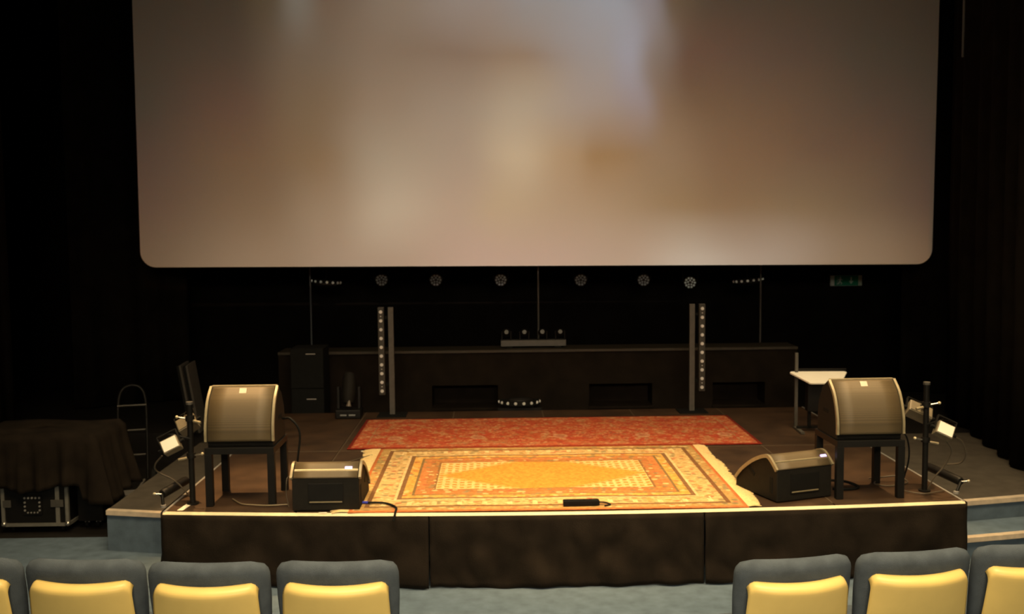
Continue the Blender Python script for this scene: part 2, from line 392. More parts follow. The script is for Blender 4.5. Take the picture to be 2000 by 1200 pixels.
# walls
def folds(a, b, z0, z1, amp, per, name, m_, tg=None):
    a, b = Vector(a), Vector(b); d = b-a; Ln = d.length; nrm = Vector((-d.y, d.x))/Ln; nu = max(8, int(Ln/per*8)); ph = random.random()*6
    def fn(u, v):
        w = amp*math.sin(u*Ln/per*2*PI+ph+.6*math.sin(u*9))*(.6+.4*v) + amp*.4*math.sin(u*Ln/per*3.3)
        p = a + d*u + nrm*w
        return (p.x, p.y, z1+(z0-z1)*v)
    return MB().grid(fn, nu, 6).build(name, m_, solid=.01)
struct(MB().box((-7.4, 7.6, 0), (7.4, 7.7, 9)).build('wall_back', K['dark']))
struct(MB().box((-7.5, -12.5, 0), (-7.4, 7.7, 9)).build('wall_left', K['dark']))
struct(MB().box((7.4, -12.5, 0), (7.5, 7.7, 9)).build('wall_right', K['dark']))
struct(MB().box((-7.5, -12.6, 0), (7.5, -12.5, 9)).build('wall_rear', K['dark']))
struct(MB().box((-7.5, -12.6, 9), (7.5, 7.7, 9.1)).build('ceiling', K['dark']))
# low panelled wall behind the platform, with three recessed openings
LW = 4.75
mb = MB(); ops = [(-1.30, -.50), (.61, 1.38), (2.12, 2.76)]
xa, xb = -3.15, 3.15; zt = 1.13; zo0, zo1 = .46, .73
mb.box((xa, LW, SZ), (xb, LW+.4, zo0)); mb.box((xa, LW, zo1), (xb, LW+.4, zt))
e = [xa]+[q for o_ in ops for q in o_]+[xb]
for i in range(0, len(e), 2): mb.box((e[i], LW, zo0), (e[i+1], LW+.4, zo1))
mb.box((xa, LW+.34, zo0), (xb, LW+.4, zo1))
struct(mb.build('wall_low', K['brown']))
struct(MB().box((xa, LW-.03, zt), (xb, LW+.43, zt+.03)).build('trim_4', mat('brown_capping', (.035, .026, .013), .6, noise=.2)))
for i, (p, q) in enumerate(ops): struct(MB().box((p-.01, LW-.035, zo0-.03), (q+.01, LW, zo0)).build('trim_%d' % (5+i), K['brown']))

# side curtains
tag(folds((-6.7, -1.5), (-5.95, 4.0), .02, 8.9, .05, .55, 'curtain', K['curtain']), 'tall black pleated curtain hanging along the left side beyond the covered cases', 'curtain')
tag(folds((-5.95, 5.55), (-4.7, 6.3), SZ+.02, 8.9, .05, .4, 'curtain', K['curtain']), 'black curtain leg hanging behind the left edge of the projection screen', 'curtain')
tag(folds((5.0, 6.2), (6.6, 5.6), SZ+.02, 8.9, .05, .4, 'curtain', K['curtain']), 'black curtain leg hanging behind the right edge of the projection screen', 'curtain')
tag(folds((4.9, 4.6), (4.22, 1.15), SZ+.02, 8.9, .045, .5, 'curtain', K['curtain']), 'tall black pleated curtain on the right, at the edge of the grey stage floor', 'curtain')

# ------------------------------------------------------------------ projection screen
t = thing('projection_screen', (.018, 5.0, 2.165), 'huge pale projection screen with rounded corners showing a blurred picture', 'screen')
hw, hh, rc = 4.87, 5.42, .19
pts = []
for cx, cz, a0 in ((hw-rc, rc, -90), (hw-rc, hh-rc, 0), (-hw+rc, hh-rc, 90), (-hw+rc, rc, 180)):
    for k in range(9):
        a = math.radians(a0+k*90/8); pts.append((cx+rc*math.cos(a), cz+rc*math.sin(a)))
n = len(pts)
def scr(pts, y0, y1): 
    return MB().add([(x, y0, z) for x, z in pts]+[(x, y1, z) for x, z in pts], [tuple(range(n)), tuple(range(2*n-1, n-1, -1))]+[(i, n+i, n+(i+1) % n, (i+1) % n) for i in range(n)])
scr(pts, 0, .03).build('screen_fabric', K['screen'], t)
big = [(x*1.0015, hh/2+(z-hh/2)*1.002) for x, z in pts]
ring = MB().add([(x, -.01, z) for x, z in pts]+[(x, -.01, z) for x, z in big]+[(x, .06, z) for x, z in big], sum([[(i, n+i, n+(i+1) % n, (i+1) % n)[::-1], (n+i, 2*n+i, 2*n+(i+1) % n, n+(i+1) % n)[::-1]] for i in range(n)], []))
ring.build('masking_frame', K['rubber'], t)
t.rotation_euler = (0, math.radians(.35), 0)
fr_ = MB()
for x in (-4.5, -1.5, 1.5, 4.5): fr_.box((x-.03, .06, .12), (x+.03, .12, 5.35))
for z in (.12, 5.3): fr_.box((-4.6, .06, z), (4.6, .12, z+.06))
for x in (-4.0, 4.0): fr_.tube([(x, .09, 5.3), (x, .09, 6.80)], .015)
fr_.build('support_frame', K['rubber'], t)

# ------------------------------------------------------------------ platform
t = thing('stage_platform', (0, 0, 0), 'low brown stage platform with pale metal edge, standing before the projection screen', 'stage')
def bowed(x0, x1, y0f, y1, z0, z1, name, m_, inset=.004):
    mb = MB(); nn = 6; X0, X1 = x0+inset, x1-inset
    f_ = [(X0+(X1-X0)*i/nn) for i in range(nn+1)]
    fy = [(bow(x)+.03 if y0f is None else y0f+inset) for x in f_]
    k = nn+1
    vs_ = [(x, y, z0) for x, y in zip(f_, fy)]+[(x, y, z1) for x, y in zip(f_, fy)]+[(x, y1-inset, z0) for x in f_]+[(x, y1-inset, z1) for x in f_]
    fs = sum([[(i, i+1, k+i+1, k+i), (k+i, k+i+1, 3*k+i+1, 3*k+i), (2*k+i+1, 2*k+i, 3*k+i, 3*k+i+1), (i+1, i, 2*k+i, 2*k+i+1)] for i in range(nn)], [])
    fs += [(0, k, 3*k, 2*k), (k-1, 3*k-1, 4*k-1, 2*k-1)]
    return mb.add(vs_, fs).build(name, m_, t)
for r_ in range(2):
    for c_ in range(6):
        bowed(-3+c_, -2+c_, None if r_ == 0 else 2, 2 if r_ == 0 else 4, DZ-.03, DZ, 'deck_panel', K['deck'], .006 if c_ else .012)
rim = MB(); nn = 36
for i in range(nn):
    xa_, xb_ = -3+6*i/nn, -3+6*(i+1)/nn; ya, yb = bow(xa_), bow(xb_)
    rim.add([(xa_, ya-.012, DZ-.015), (xb_, yb-.012, DZ-.015), (xb_, yb+.004, DZ+.003), (xa_, ya+.004, DZ+.003), (xa_, ya+.010, DZ+.003), (xb_, yb+.010, DZ+.003), (xa_, ya+.03, DZ-.028), (xb_, yb+.03, DZ-.028)],
       [(0, 1, 2, 3), (3, 2, 5, 4), (1, 0, 6, 7)])
rim.build('edge_profile', K['alu'], t)  # spotlit front edge by colour, the side edges keep dull metal
for x in (-3, 2.982): MB().box((x, 0, DZ-.07), (x+.018, 4, DZ+.003)).build('edge_profile', K['alud'], t)
jt = MB()
for x in (-2, -1, 0, 1, 2): jt.box((x-.005, .0, DZ-.02), (x+.005, 3.99, DZ+.0012))
jt.box((-2.98, 1.995, DZ-.02), (2.98, 2.005, DZ+.0014))
jt.build('joint_strip', mat('worn_joint_strip', (.12, .085, .05), .5, noise=.2), t)
for x in (-2.93, -1, 1, 2.93):
    for y in (.12, .36): MB().box((x-.03, y-.03, 0), (x+.03, y+.03, DZ-.03)).build('leg', K['alud'], t)
for x in (-2.93, -1, 1, 2.93):
    for y in (2.0, 3.9): MB().box((x-.03, y-.03, SZ), (x+.03, y+.03, DZ-.03)).build('leg', K['alud'], t)
# cloth skirt in three lengths
def skirt(x0, x1, name, label, seed, wrapL=False, wrapR=False):
    rnd = random.Random(seed); ph = [rnd.random()*6 for _ in range(6)]
    path = []
    if wrapL: path += [(-3.035, .75-.07*i) for i in range(11)]
    nn = 40
    path += [(x0+(x1-x0)*i/nn, bow(x0+(x1-x0)*i/nn)-.022) for i in range(nn+1)]
    if wrapR: path += [(3.035, .03+.07*i) for i in range(9)]
    Np = len(path)-1
    def fn(u, v):
        k = u*Np; i = min(int(k), Np-1); f = k-i; a, b = path[i], path[i+1]
        x = a[0]+(b[0]-a[0])*f; y = a[1]+(b[1]-a[1])*f
        s_ = u*(x1-x0)
        w = .016*math.sin(s_*9+ph[0]+v*2)+.010*math.sin(s_*23+ph[1]-v*4)+.020*math.sin(s_*3.1+v*5+ph[2])*(v**.7)
        w += .012*math.sin((s_*2.2-v*1.9)*5+ph[3])*v
        dxn = .4 if (wrapL and u < .08) or (wrapR and u > .92) else 0
        zz = DZ-.016 - v*(DZ-.024+.006*math.sin(s_*7+ph[4]))
        off = w*min(1, v*3)+.012*v
        if wrapL and x < -3.03: return (x-abs(off), y, zz)
        if wrapR and x > 3.03: return (x+abs(off), y, zz)
        return (x, y-abs(off)-.004*v, zz)
    return tag(MB().grid(fn, 90, 14).build(name, K['cloth'], solid=.004), label, 'stage skirt', 'black skirts along the platform front')
skirt(-3.0, -1.02, 'stage_skirt', 'black cloth skirt below the platform edge, left length under the speaker table', 1, wrapL=True)
skirt(-1.01, 1.0, 'stage_skirt', 'black cloth skirt below the platform edge, middle length under the rug', 2)
skirt(1.01, 3.0, 'stage_skirt', 'black cloth skirt below the platform edge, right length under the turned speaker', 3, wrapR=True)

# ------------------------------------------------------------------ rugs
def wavy_sheet(x0, x1, y0, y1, zb, name, m_, parent, th=.01, cx=0, cyy=0):
    def fn(u, v):
        x = x0+(x1-x0)*u; y = y0+(y1-y0)*v
        edge = min(u, 1-u, v, 1-v)
        return (x-cx, y-cyy, th + .0025*math.sin(x*6+y*3)*min(1, edge*8) )
    mb = MB().grid(fn, 60, 40)
    o = mb.build(name, m_, parent); k = o.modifiers.new('solid', 'SOLIDIFY'); k.thickness = th*.9; k.offset = -1
    return o
rx0, rx1, ry0, ry1 = -1.615, 1.345, -.108, 2.025
t = thing('rug', ((rx0+rx1)/2, (ry0+ry1)/2, DZ+.003), 'large golden oriental rug with fringed ends at the front of the platform', 'rug')
wavy_sheet(rx0, rx1, ry0, ry1, 0, 'rug_pile', rug_material('golden_rug', (rx1-rx0)/2, (ry1-ry0)/2, True), t, cx=t.location.x, cyy=t.location.y)
for s in (-1, 1):
    mb = MB(); rnd = random.Random(5+s)
    hxr, hyr = (rx1-rx0)/2, (ry1-ry0)/2
    k = 0; y = -hyr+.01
    while y < hyr-.01:
        ln = (.135 if s < 0 else .105)+.012*math.sin(y*7)+rnd.uniform(-.012, .012); sk = .02*math.sin(y*5+s)+rnd.uniform(-.008, .008); w = .011
        x0 = s*(hxr-.004); x1 = s*(hxr+ln)
        mb.add([(x0, y, .008), (x0, y+w*1.1, .008), ((x0+x1)/2, y+w+sk*.5, .011), (x1, y+w*.8+sk, .003), (x1, y+sk, .003), ((x0+x1)/2, y+sk*.5, .011)], [(0, 1, 2, 5), (5, 2, 3, 4)] if s > 0 else [(5, 2, 1, 0), (4, 3, 2, 5)])
        y += w*.92
    mb.build('fringe', K['fringe'], t, solid=.004)
qx0, qx1, qy0, qy1 = -1.935, 2.01, 2.04, 3.50
t = thing('rug', ((qx0+qx1)/2, (qy0+qy1)/2, DZ+.003), 'long red patterned oriental rug lying behind the golden rug', 'rug')
wavy_sheet(qx0, qx1, qy0, qy1, 0, 'rug_pile', rug_material('red_rug', (qx1-qx0)/2, (qy1-qy0)/2, False), t, cx=t.location.x, cyy=t.location.y)

# ------------------------------------------------------------------ small black tables
t = thing('side_table', (-2.455, .375, DZ+.001), 'square black side table under the upright speaker on the left', 'table')
MB().box((-.26, -.25, .40), (.26, .25, .45)).build('tabletop', K['black'], t, bevel=.003)
for sx in (-1, 1):
    for s2 in (-1, 1): MB().box((sx*.235-.027, s2*.225-.025, 0), (sx*.235+.027, s2*.225+.025, .40)).build('leg', K['black'], t, bevel=.002)
for o in t.children:
    o['_'] = 1; del o['_']
tR = dup(t, (2.315, .345, DZ+.001), math.radians(1.5), 'square black side table under the upright speaker on the right')

# ------------------------------------------------------------------ stage monitors
def monitor(name, prof, gi0, gi1, hwid, label, loc, rz, floor=False):
    t = thing(name, loc, label, 'speaker', rz, 'stage monitor speakers')
    cx_ = hwid-.014
    MB().prism(prof, -cx_, cx_).build('cabinet', K['cab'], t, bevel=.006)
    g = prof[gi0:gi1+1]
    def nrm(i):
        a = Vector(g[max(i-1, 0)]); b = Vector(g[min(i+1, len(g)-1)]); d = (b-a).normalized()
        q = Vector((-d.y, d.x)); 
        return q
    cen = Vector((sum(p[0] for p in prof)/len(prof), sum(p[1] for p in prof)/len(prof)))
    def outw(i):
        q = nrm(i); p = Vector(g[i])
        return q if (p-cen).dot(q) > 0 else -q
    # grille: smooth sheet a few mm proud of the cabinet
    ps = [Vector(g[i])+outw(i)*.007 for i in range(len(g))]
    fine = catmull([(0, p.x, p.y) for p in ps], 5)
    def fn(u, v):
        k = v*(len(fine)-1); i = min(int(k), len(fine)-2); q = fine[i].lerp(fine[i+1], k-i)
        return (-cx_+.012+(2*cx_-.024)*u, q.y, q.z)
    MB().grid(fn, 4, len(fine)-1).build('grille', K['grille'], t, solid=.006)
    for s in (-1, 1):
        mb = MB(); ro = [Vector(g[i])+outw(i)*.016 for i in range(len(g))]; ri = [Vector(g[i])-outw(i)*.012 for i in range(len(g))]
        ro = catmull([(0, p.x, p.y) for p in ro], 5); ri = catmull([(0, p.x, p.y) for p in ri], 5); k = len(ro)
        x0, x1 = s*cx_-.004, s*(hwid)
        if s < 0: x0, x1 = -hwid, -cx_+.004
        else: x0, x1 = cx_-.004, hwid
        vs_ = [(x0, p.y, p.z) for p in ro]+[(x1, p.y, p.z) for p in ro]+[(x0, p.y, p.z) for p in ri]+[(x1, p.y, p.z) for p in ri]
        fs = sum([[(i, i+1, k+i+1, k+i), (2*k+i, i, i+1, 2*k+i+1)[::-1], (k+i, 3*k+i, 3*k+i+1, k+i+1)[::-1]] for i in range(k-1)], [])
        fs += [(0, k, 3*k, 2*k), (k-1, 3*k-1, 4*k-1, 2*k-1)[::-1]]
        mb.add(vs_, fs).build('side_rail', K['trim'], t)
    return t, cx_
profU = [(.03, 0), (.03, .030), (.004, .046), (.008, .14), (.036, .24), (.095, .345), (.198, .428), (.228, .434), (.36, .36), (.44, .24), (.46, .12), (.46, 0)]
def upright(loc, rz, label):
    t, cx_ = monitor('stage_monitor', profU, 2, 6, .262, label, loc, rz)
    # cap strip, badge, side handle cup
    MB().box((-cx_, .190, .430), (cx_, .222, .442)).build('cap_strip', K['trim'], t, bevel=.002)
    d = Vector((.075, .07)).normalized()
    b0 = Vector((.178, .370)); nn_ = Vector((-d.y, d.x)); 
    Mx = Matrix.Translation((0, .160-.012, .388+.012)) @ Matrix.Rotation(math.atan2(.088, .078), 4, 'X')
    MB().box((-.027, -.034, 0), (.027, .03, .006), M=Mx).build('badge', K['plate'], t, bevel=.001)
    for s in (-1, 1):
        MB().box((s*cx_-.003, .22, .17), (s*cx_+.003, .33, .20)).build('handle_cup', K['rubber'], t, bevel=.002)
    return t
monL = upright((-2.452, .135, DZ+.452), 0, 'upright black stage speaker with brown grille, on the black table at the left')
monR = upright((2.318, .105, DZ+.452), math.radians(1.5), 'upright black stage speaker with brown grille, on the black table at the right')
profF = [(0, 0), (0, .240), (.045, .283), (.10, .322), (.15, .322), (.24, .288), (.34, .235), (.46, .15), (.54, .07), (.55, .0)]
def wedge(loc, rz, label, group=None):
    t, cx_ = monitor('floor_monitor', profF, 1, 8, .262, label, loc, rz)
    MB().box((-cx_+.012, .036, .268), (cx_-.012, .062, .300)).build('ledge_strip', K['alu'] if rz == 0 else K['trim'], t, bevel=.003)  # paler on the unturned unit: light glinting on the ledge is painted in
    # rear plate with a slot
    MB().box((-.13, -.006, .05), (.13, .002, .205)).build('rear_plate', K['black'], t, bevel=.003)
    MB().box((-.12, -.010, .062), (.12, -.004, .070)).build('slot', K['trim'], t)
    for s in (-1, 1):
        MB().box((s*cx_-.004, .055, .055), (s*cx_+.004, .095, .175)).build('handle_cup', K['rubber'], t, bevel=.003)
        Mx = Matrix.Translation((s*cx_, .33, .17)) @ Matrix.Rotation(math.radians(32), 4, 'X')
        MB().box((-.004, -.045, -.016), (.004, .045, .016), M=Mx).build('vent_slot', K['rubber'], t, bevel=.003)
    for x in (-.22, .22):
        for y in (.04, .5): MB().tube([(x, y, -.008), (x, y, .004)], .014).build('foot', K['rubber'], t)
    return t
wL = wedge((-1.782, -.045, DZ+.009), 0, 'black floor monitor with a bright bar, beside the left end of the golden rug')
Mx = Matrix.Translation((.165, .055, .304)) @ Matrix.Rotation(math.radians(37), 4, 'X')
MB().box((-.026, -.009, .0), (.026, .009, .008), M=Mx).build('indicator', K['ledv'], wL)
wR = wedge((1.815, .085, DZ+.009), math.radians(20), 'dark floor monitor turned at an angle between rug fringe and right table')
Mx = Matrix.Translation((.205, .05, .302)) @ Matrix.Rotation(math.radians(37), 4, 'X')
MB().box((-.024, -.010, .0), (.024, .010, .010), M=Mx).build('indicator', K['ledv'], wR)

# ------------------------------------------------------------------ LED towers at the back of the platform
def tower(loc, s, label):
    t = thing('led_tower', loc, label, 'stage light', 0, 'vertical light towers')
    MB().box((-.03, -.012, .01), (.03, .012, 1.215)).build('pole', K['grey_metal'], t, bevel=.003)
    MB().box((-.16, -.14, 0), (.16, .14, .012)).build('base_plate', K['rubber'], t, bevel=.002)
    x = s*.108
    MB().box((x-.034, -.03, .235), (x+.034, .03, 1.215)).build('housing', K['tower'], t, bevel=.004)
    for z in (.35, 1.1): MB().box((min(0, x), .008, z-.015), (max(0, x), .022, z+.015)).build('bracket', K['rubber'], t)
    for k in range(10): MB().tube([(x, -.028, 1.165-k*.0985), (x, -.040, 1.165-k*.0985)], [.020, .017], 16).build('lens', K['lens'], t)
    for k in (0, 6, 8): MB().tube([(x, -.028, 1.116-k*.0985), (x, -.034, 1.116-k*.0985)], .006, 8).build('sensor', K['lens'], t)
    return t
tower((-1.685, 3.8, DZ+.001), -1, 'tall light tower with ten white lamps facing out, left of the red rug')
tower((1.680, 3.8, DZ+.001), 1, 'tall light tower with ten white lamps facing out, right of the red rug')

# ------------------------------------------------------------------ hanging lamps behind the screen's lower edge
lp = tag(MB().tube([(-4.2, 6.35, 2.36), (4.2, 6.35, 2.36)], .03, 12).build('lighting_pipe', K['rubber']), 'long black lighting pipe hanging behind the bottom of the screen', 'pipe')
for x in (-4, 0.02, 4): MB().tube([(x, 6.35, 2.385), (x, 6.35, 9.0)], .01, 8).build('suspension_cable', K['rubber'], lp)
def par(x, z, lens, tilt, yawd, label):
    t = thing('round_stage_lamp', (x, 6.2, z), label, 'stage light', math.radians(yawd), 'round lamps hung in a row under the screen')
    R_ = Matrix.Rotation(math.radians(tilt), 4, 'X')
    MB().tube([(0, .13, 0), (0, .10, 0), (0, -.03, 0), (0, -.045, 0)], [.05, .078, .084, .084], 24, M=R_).build('housing', K['black'], t)
    mb = MB()
    for k in range(10):
        a = 2*PI*k/10; mb.tube([(.062*math.cos(a), -.044, .062*math.sin(a)), (.062*math.cos(a), -.052, .062*math.sin(a))], .0145, 10, M=R_)
    for k in range(5):
        a = 2*PI*k/5+.3; mb.tube([(.030*math.cos(a), -.044, .030*math.sin(a)), (.030*math.cos(a), -.052, .030*math.sin(a))], .0125, 10, M=R_)
    o = mb.build('led_lens_dots', lens, t)
    MB().tube(catmull([(-.095, .02, 0), (-.095, .07, .12), (-.05, .13, .21), (.05, .13, .21), (.095, .07, .12), (.095, .02, 0)], 6), .008, 8).build('yoke', K['rubber'], t)
    MB().box((-.03, .12, .19), (.03, .18, 2.36-z-.0295)).build('clamp', K['rubber'], t)
    return t
lensA = mat('led_dots_in_shade', (.13, .17, .19), .4, noise=.1); lensB = mat('led_dots_half_shade', (.20, .26, .30), .4, noise=.1); lensC = mat('led_dots_catching_light', (.62, .78, .85), .35, noise=.1)  # same lens in several tones, the light each catches is in its colour
par(-2.054, 1.959, lensA, 8, 8, 'round lamp under the screen, first in the row from the left')
par(-1.323, 1.951, lensA, 8, 4, 'round lamp under the screen, second in the row from the left')
par(-.446, 1.942, lensB, 8, 0, 'round lamp under the screen, third in the row, left of the centre pole')
par(.634, 1.930, lensA, 8, -3, 'round lamp under the screen, fourth in the row, right of the centre pole')
par(1.487, 1.921, lensB, 8, -8, 'round lamp under the screen, fifth in the row from the left')
par(2.120, 1.880, lensC, 8, -12, 'brightest round lamp under the screen, last of the row on the right')

def fan_light(loc, rz, label, flip=False, pale=8, lens=None, R=.235, roll=0):
    t = thing('arc_stage_light', loc, label, 'stage light', rz, 'half-round lamps with a curved row of lenses')
    t.rotation_euler = (0, roll, rz)
    s = -1 if flip else 1
    pr = [(0, 0)]+[(R*math.cos(math.radians(180+a)), R*math.sin(math.radians(180+a))*.8) for a in range(0, 181, 12)]
    n_ = len(pr)
    vs_ = [(p[0], p[1], 0) for p in pr]+[(p[0], p[1], .055*s) for p in pr]
    MB().add(vs_, [tuple(range(n_)), tuple(range(2*n_-1, n_-1, -1))]+[(i, (i+1) % n_, n_+(i+1) % n_, n_+i) for i in range(n_)]).build('housing', K['rubber'], t, bevel=.004)
    MB().ball((0, -.08, .055*s), .12, sq=(1.3, .8, .32)).build('dome', K['black'], t)
    for k in range(8):
        a = math.radians(180+8+k*164/7); c = Vector((math.cos(a), math.sin(a)*.8, 0)); p = Vector((R*c.x, R*c.y, .028*s))
        MB().tube([p, p+c*.014], [.019, .014], 12).build('lens', lens or K['lens'], t)
    if flip: MB().tube([(0, -.02, 0), (0, -.02, .40)], .014, 10).build('hanger', K['rubber'], t)
    else: MB().box((-.16, -.1, -.03), (.16, 0, 0)).build('base', K['rubber'], t)
    return t
fan_light((-.252, 4.22, SZ+.252), 0, 'half-round lamp lying low behind the red rug, its curved row of bright lenses facing out')
b = MB().box((-.5, 4.10, SZ), (0, 4.45, SZ+.22)).build('equipment_box', K['black']); tag(b, 'low black box under the half-round lamp behind the platform', 'box')
fan_light((-2.80, 6.2, 1.965), math.radians(0), 'half-round lamp hanging under the left part of the screen', True, lens=mat('fan_lens', (.80, .88, .88), .3), R=.2, roll=math.radians(5))
fan_light((2.90, 6.2, 1.925), math.radians(0), 'half-round lamp hanging under the right part of the screen', True, lens=mat('fan_lens', (.80, .88, .88), .3), R=.2, roll=math.radians(-5))

# bar with four moving heads on the low wall
t = thing('moving_head_bar', (-.058, 4.95, 1.162), 'grey light bar with four round heads standing on the low wall', 'stage light')
for x in (-.3, .3): MB().box((x-.04, -.06, 0), (x+.04, .06, .02)).build('foot', K['rubber'], t)
MB().box((-.40, -.065, .02), (.40, .065, .095)).build('bar', mat('grey_light_bar', (.085, .08, .072), .5, noise=.1), t, bevel=.006)
for k in range(4):
    x = -.33+k*.22
    for s in (-1, 1): MB().box((x+s*.055-.006, -.03, .095), (x+s*.055+.006, .03, .20)).build('yoke', K['black'], t, bevel=.003)
    h = MB().ball((x, 0, .185), .05).build('head', K['black'], t)
    MB().tube([(x, -.044, .195), (x, -.056, .198)], [.030, .026], 14).build('lens', mat('head_lens', (.04, .035, .02), .3), h)

# thin vertical poles
tag(MB().tube([(.024, 5.35, SZ), (.024, 5.35, 2.9)], .011, 8).build('pole', K['grey_metal']), 'thin grey pole standing behind the bar with four round heads', 'pole')
tag(MB().tube([(-2.985, 6.05, SZ), (-2.985, 6.05, 2.9)], .012, 8).build('pole', mat('blue_grey_pole', (.07, .08, .09), .5)), 'thin grey pole passing the half-round lamp under the screen on the left', 'pole')
tag(MB().tube([(3.04, 6.05, SZ), (3.04, 6.05, 2.9)], .012, 8).build('pole', K['grey_metal']), 'thin grey pole passing the half-round lamp under the screen on the right', 'pole')
tag(MB().tube([(4.285, 3.0, 4.33), (4.285, 3.0, 8.95)], .012, 8).build('hanging_pipe', mat('pale_pipe', (.16, .15, .13), .5)), 'thin pale pipe hanging down from above at the right of the screen', 'pipe')

# exit sign on the back wall
t = thing('exit_sign', (4.72, 7.585, 1.80), 'small unlit green emergency exit sign with running man and arrow', 'sign')
MB().box((-.235, -.03, -.078), (.235, .01, .078)).build('sign_box', K['signwhite'], t, bevel=.003)
MB().box((-.178, -.034, -.074), (.178, -.028, .074)).build('green_face', K['green'], t)
pic = MB()
def quad(pts, y=-.037): pic.add([(p[0], y, p[1]) for p in pts], [tuple(range(len(pts)))])
quad([(-.15, -.06), (-.085, -.06), (-.085, .06), (-.15, .06)][::1], -.0355)
pic.build('door_symbol', mat('exit_sign_dim', (.16, .42, .32), .5), t); pic = MB()
quad([(.02+.045*math.cos(a*PI/6)*.4, .047+.018*math.sin(a*PI/6)) for a in range(12)])   # head
for o in (-.1,):
    quad([(o+.0, .03), (o+.022, .035), (o+.012, -.012), (o-.010, -.012)]); quad([(o+.018, .03), (o+.045, .012), (o+.041, .004), (o+.014, .02)])
    quad([(o+.002, .03), (o-.026, .018), (o-.028, .008), (o+.0, .018)]); quad([(o+.008, -.01), (o+.034, -.030), (o+.030, -.058), (o+.020, -.056), (o+.022, -.034), (o-.008, -.014)])
    quad([(o-.010, -.01), (o-.020, -.034), (o-.044, -.046), (o-.040, -.055), (o-.010, -.042), (o+.004, -.014)])
pic.v = pic.v[12:]; pic.f = [tuple(i-12 for i in f) for f in pic.f[1:]]; pic.sm = pic.sm[1:]
quad([(-.092+.010*math.cos(a*PI/6), .047+.010*math.sin(a*PI/6)) for a in range(12)])
pic.build('running_man', K['signwhite'], t); pic = MB()
quad([(.062, .055), (.078, .055), (.078, -.005), (.062, -.005)]); quad([(.035, -.005), (.105, -.005), (.070, -.052)][::-1])
pic.build('arrow', K['signwhite'], t)

# ------------------------------------------------------------------ side light stands at the platform corners
def stand(loc, h, label):
    t = thing('light_stand', loc, label, 'light stand')
    MB().tube([(0, 0, .01), (0, 0, h)], .022, 14).build('pole', K['black'], t)
    MB().tube([(0, 0, h), (0, 0, h+.02)], .026, 14).build('pole_cap', K['grey_metal'], t)
    MB().tube([(0, 0, 0), (0, 0, .012)], .045, 20).build('base_plate', K['black'], t)
    return t
stand((-2.842, .215, DZ+.001), .77, 'black upright pole carrying box lights at the left corner of the platform')
stand((2.822, .300, DZ+.001), .84, 'black upright pole carrying box lights at the right corner of the platform')
def boxlight(loc, rot, face, label, pole, knobs=True, sc_=(.145, .10, .12)):
    t = thing('box_light', loc, label, 'stage light', 0, 'small box lights on the corner poles')
    t.rotation_euler = rot
    w, d, h = sc_
    MB().box((-w/2, -d/2, -h/2), (w/2, d/2, h/2)).build('housing', K['beige'], t, bevel=.006)
    fm = K['white'] if face else K['beige']
    MB().box((-w/2+.008, -d/2-.006, -h/2+.008), (w/2-.008, -d/2+.002, h/2-.008)).build('lens_panel', fm, t, bevel=.002)
    yk = MB(); 
    for s in (-1, 1): yk.box((s*(w/2+.008)-.003, -.014, -.012), (s*(w/2+.008)+.003, .014, h*.95))
    yk.box((-w/2-.011, -.014, h*.95), (w/2+.011, .014, h*.95+.006))
    yk.build('yoke', K['black'], t)
    from mathutils import Euler
    Mi = (Matrix.Translation(loc) @ Euler(rot).to_matrix().to_4x4()).inverted()
    a_ = Vector((0, 0, h*.95+.004)); b_ = Mi @ Vector(pole)
    MB().tube([a_, b_], .009, 8).build('mounting_arm', K['black'], t)
    if knobs:
        for s in (-1, 1): MB().tube([(s*(w/2+.01), 0, 0), (s*(w/2+.035), 0, 0)], .012, 10).build('knob', K['rubber'], t)
    return t
rd = math.radians
boxlight((-2.945, .08, 1.035), (rd(-30), rd(-25), rd(12)), True, 'box light with a bright pale face, lower on the left corner pole', (-2.842, .20, 1.06), sc_=(.130, .085, .105))
boxlight((-2.915, .40, 1.13), (rd(-50), rd(-30), rd(10)), False, 'dull box light seen from behind, higher on the left corner pole', (-2.842, .235, 1.17), sc_=(.15, .09, .12))
boxlight((2.885, .13, 1.060), (rd(-30), rd(25), rd(-10)), True, 'box light with a bright pale face, lower on the right corner pole', (2.822, .285, 1.08), sc_=(.130, .085, .105))
boxlight((2.87, .55, 1.125), (rd(-55), rd(24), rd(-10)), False, 'dull box light seen from behind, higher on the right corner pole', (2.822, .32, 1.17), sc_=(.19, .09, .12))
def clamp(loc, s, label):
    t = thing('pipe_clamp', loc, label, 'clamp', 0, 'clamps on the corner poles')
    MB().tube([(0, 0, -.02), (0, 0, .02)], .034, 14).build('collar', K['black'], t)
    MB().tube([(s*.03, -.01, 0), (s*.085, -.02, .012)], .006, 8).build('bolt', K['chrome'], t)
    MB().ball((s*.092, -.022, .014), .012).build('wing_nut', mat('pale_wing_nut', (.6, .52, .34), .4, .2), t)
    MB().tube([(-s*.03, -.01, -.02), (-s*.09, -.03, -.03)], .011, 8).build('arm', K['trim'], t)
clamp((-2.842, .215, 1.215), -1, 'clamp with a pale wing nut near the top of the left corner pole')
clamp((2.822, .300, 1.235), 1, 'clamp with a pale wing nut near the top of the right corner pole')
clamp((-2.842, .215, .93), 1, 'clamp at mid height on the left corner pole beside the speaker')
clamp((2.822, .300, .96), -1, 'clamp at mid height on the right corner pole beside the speaker')
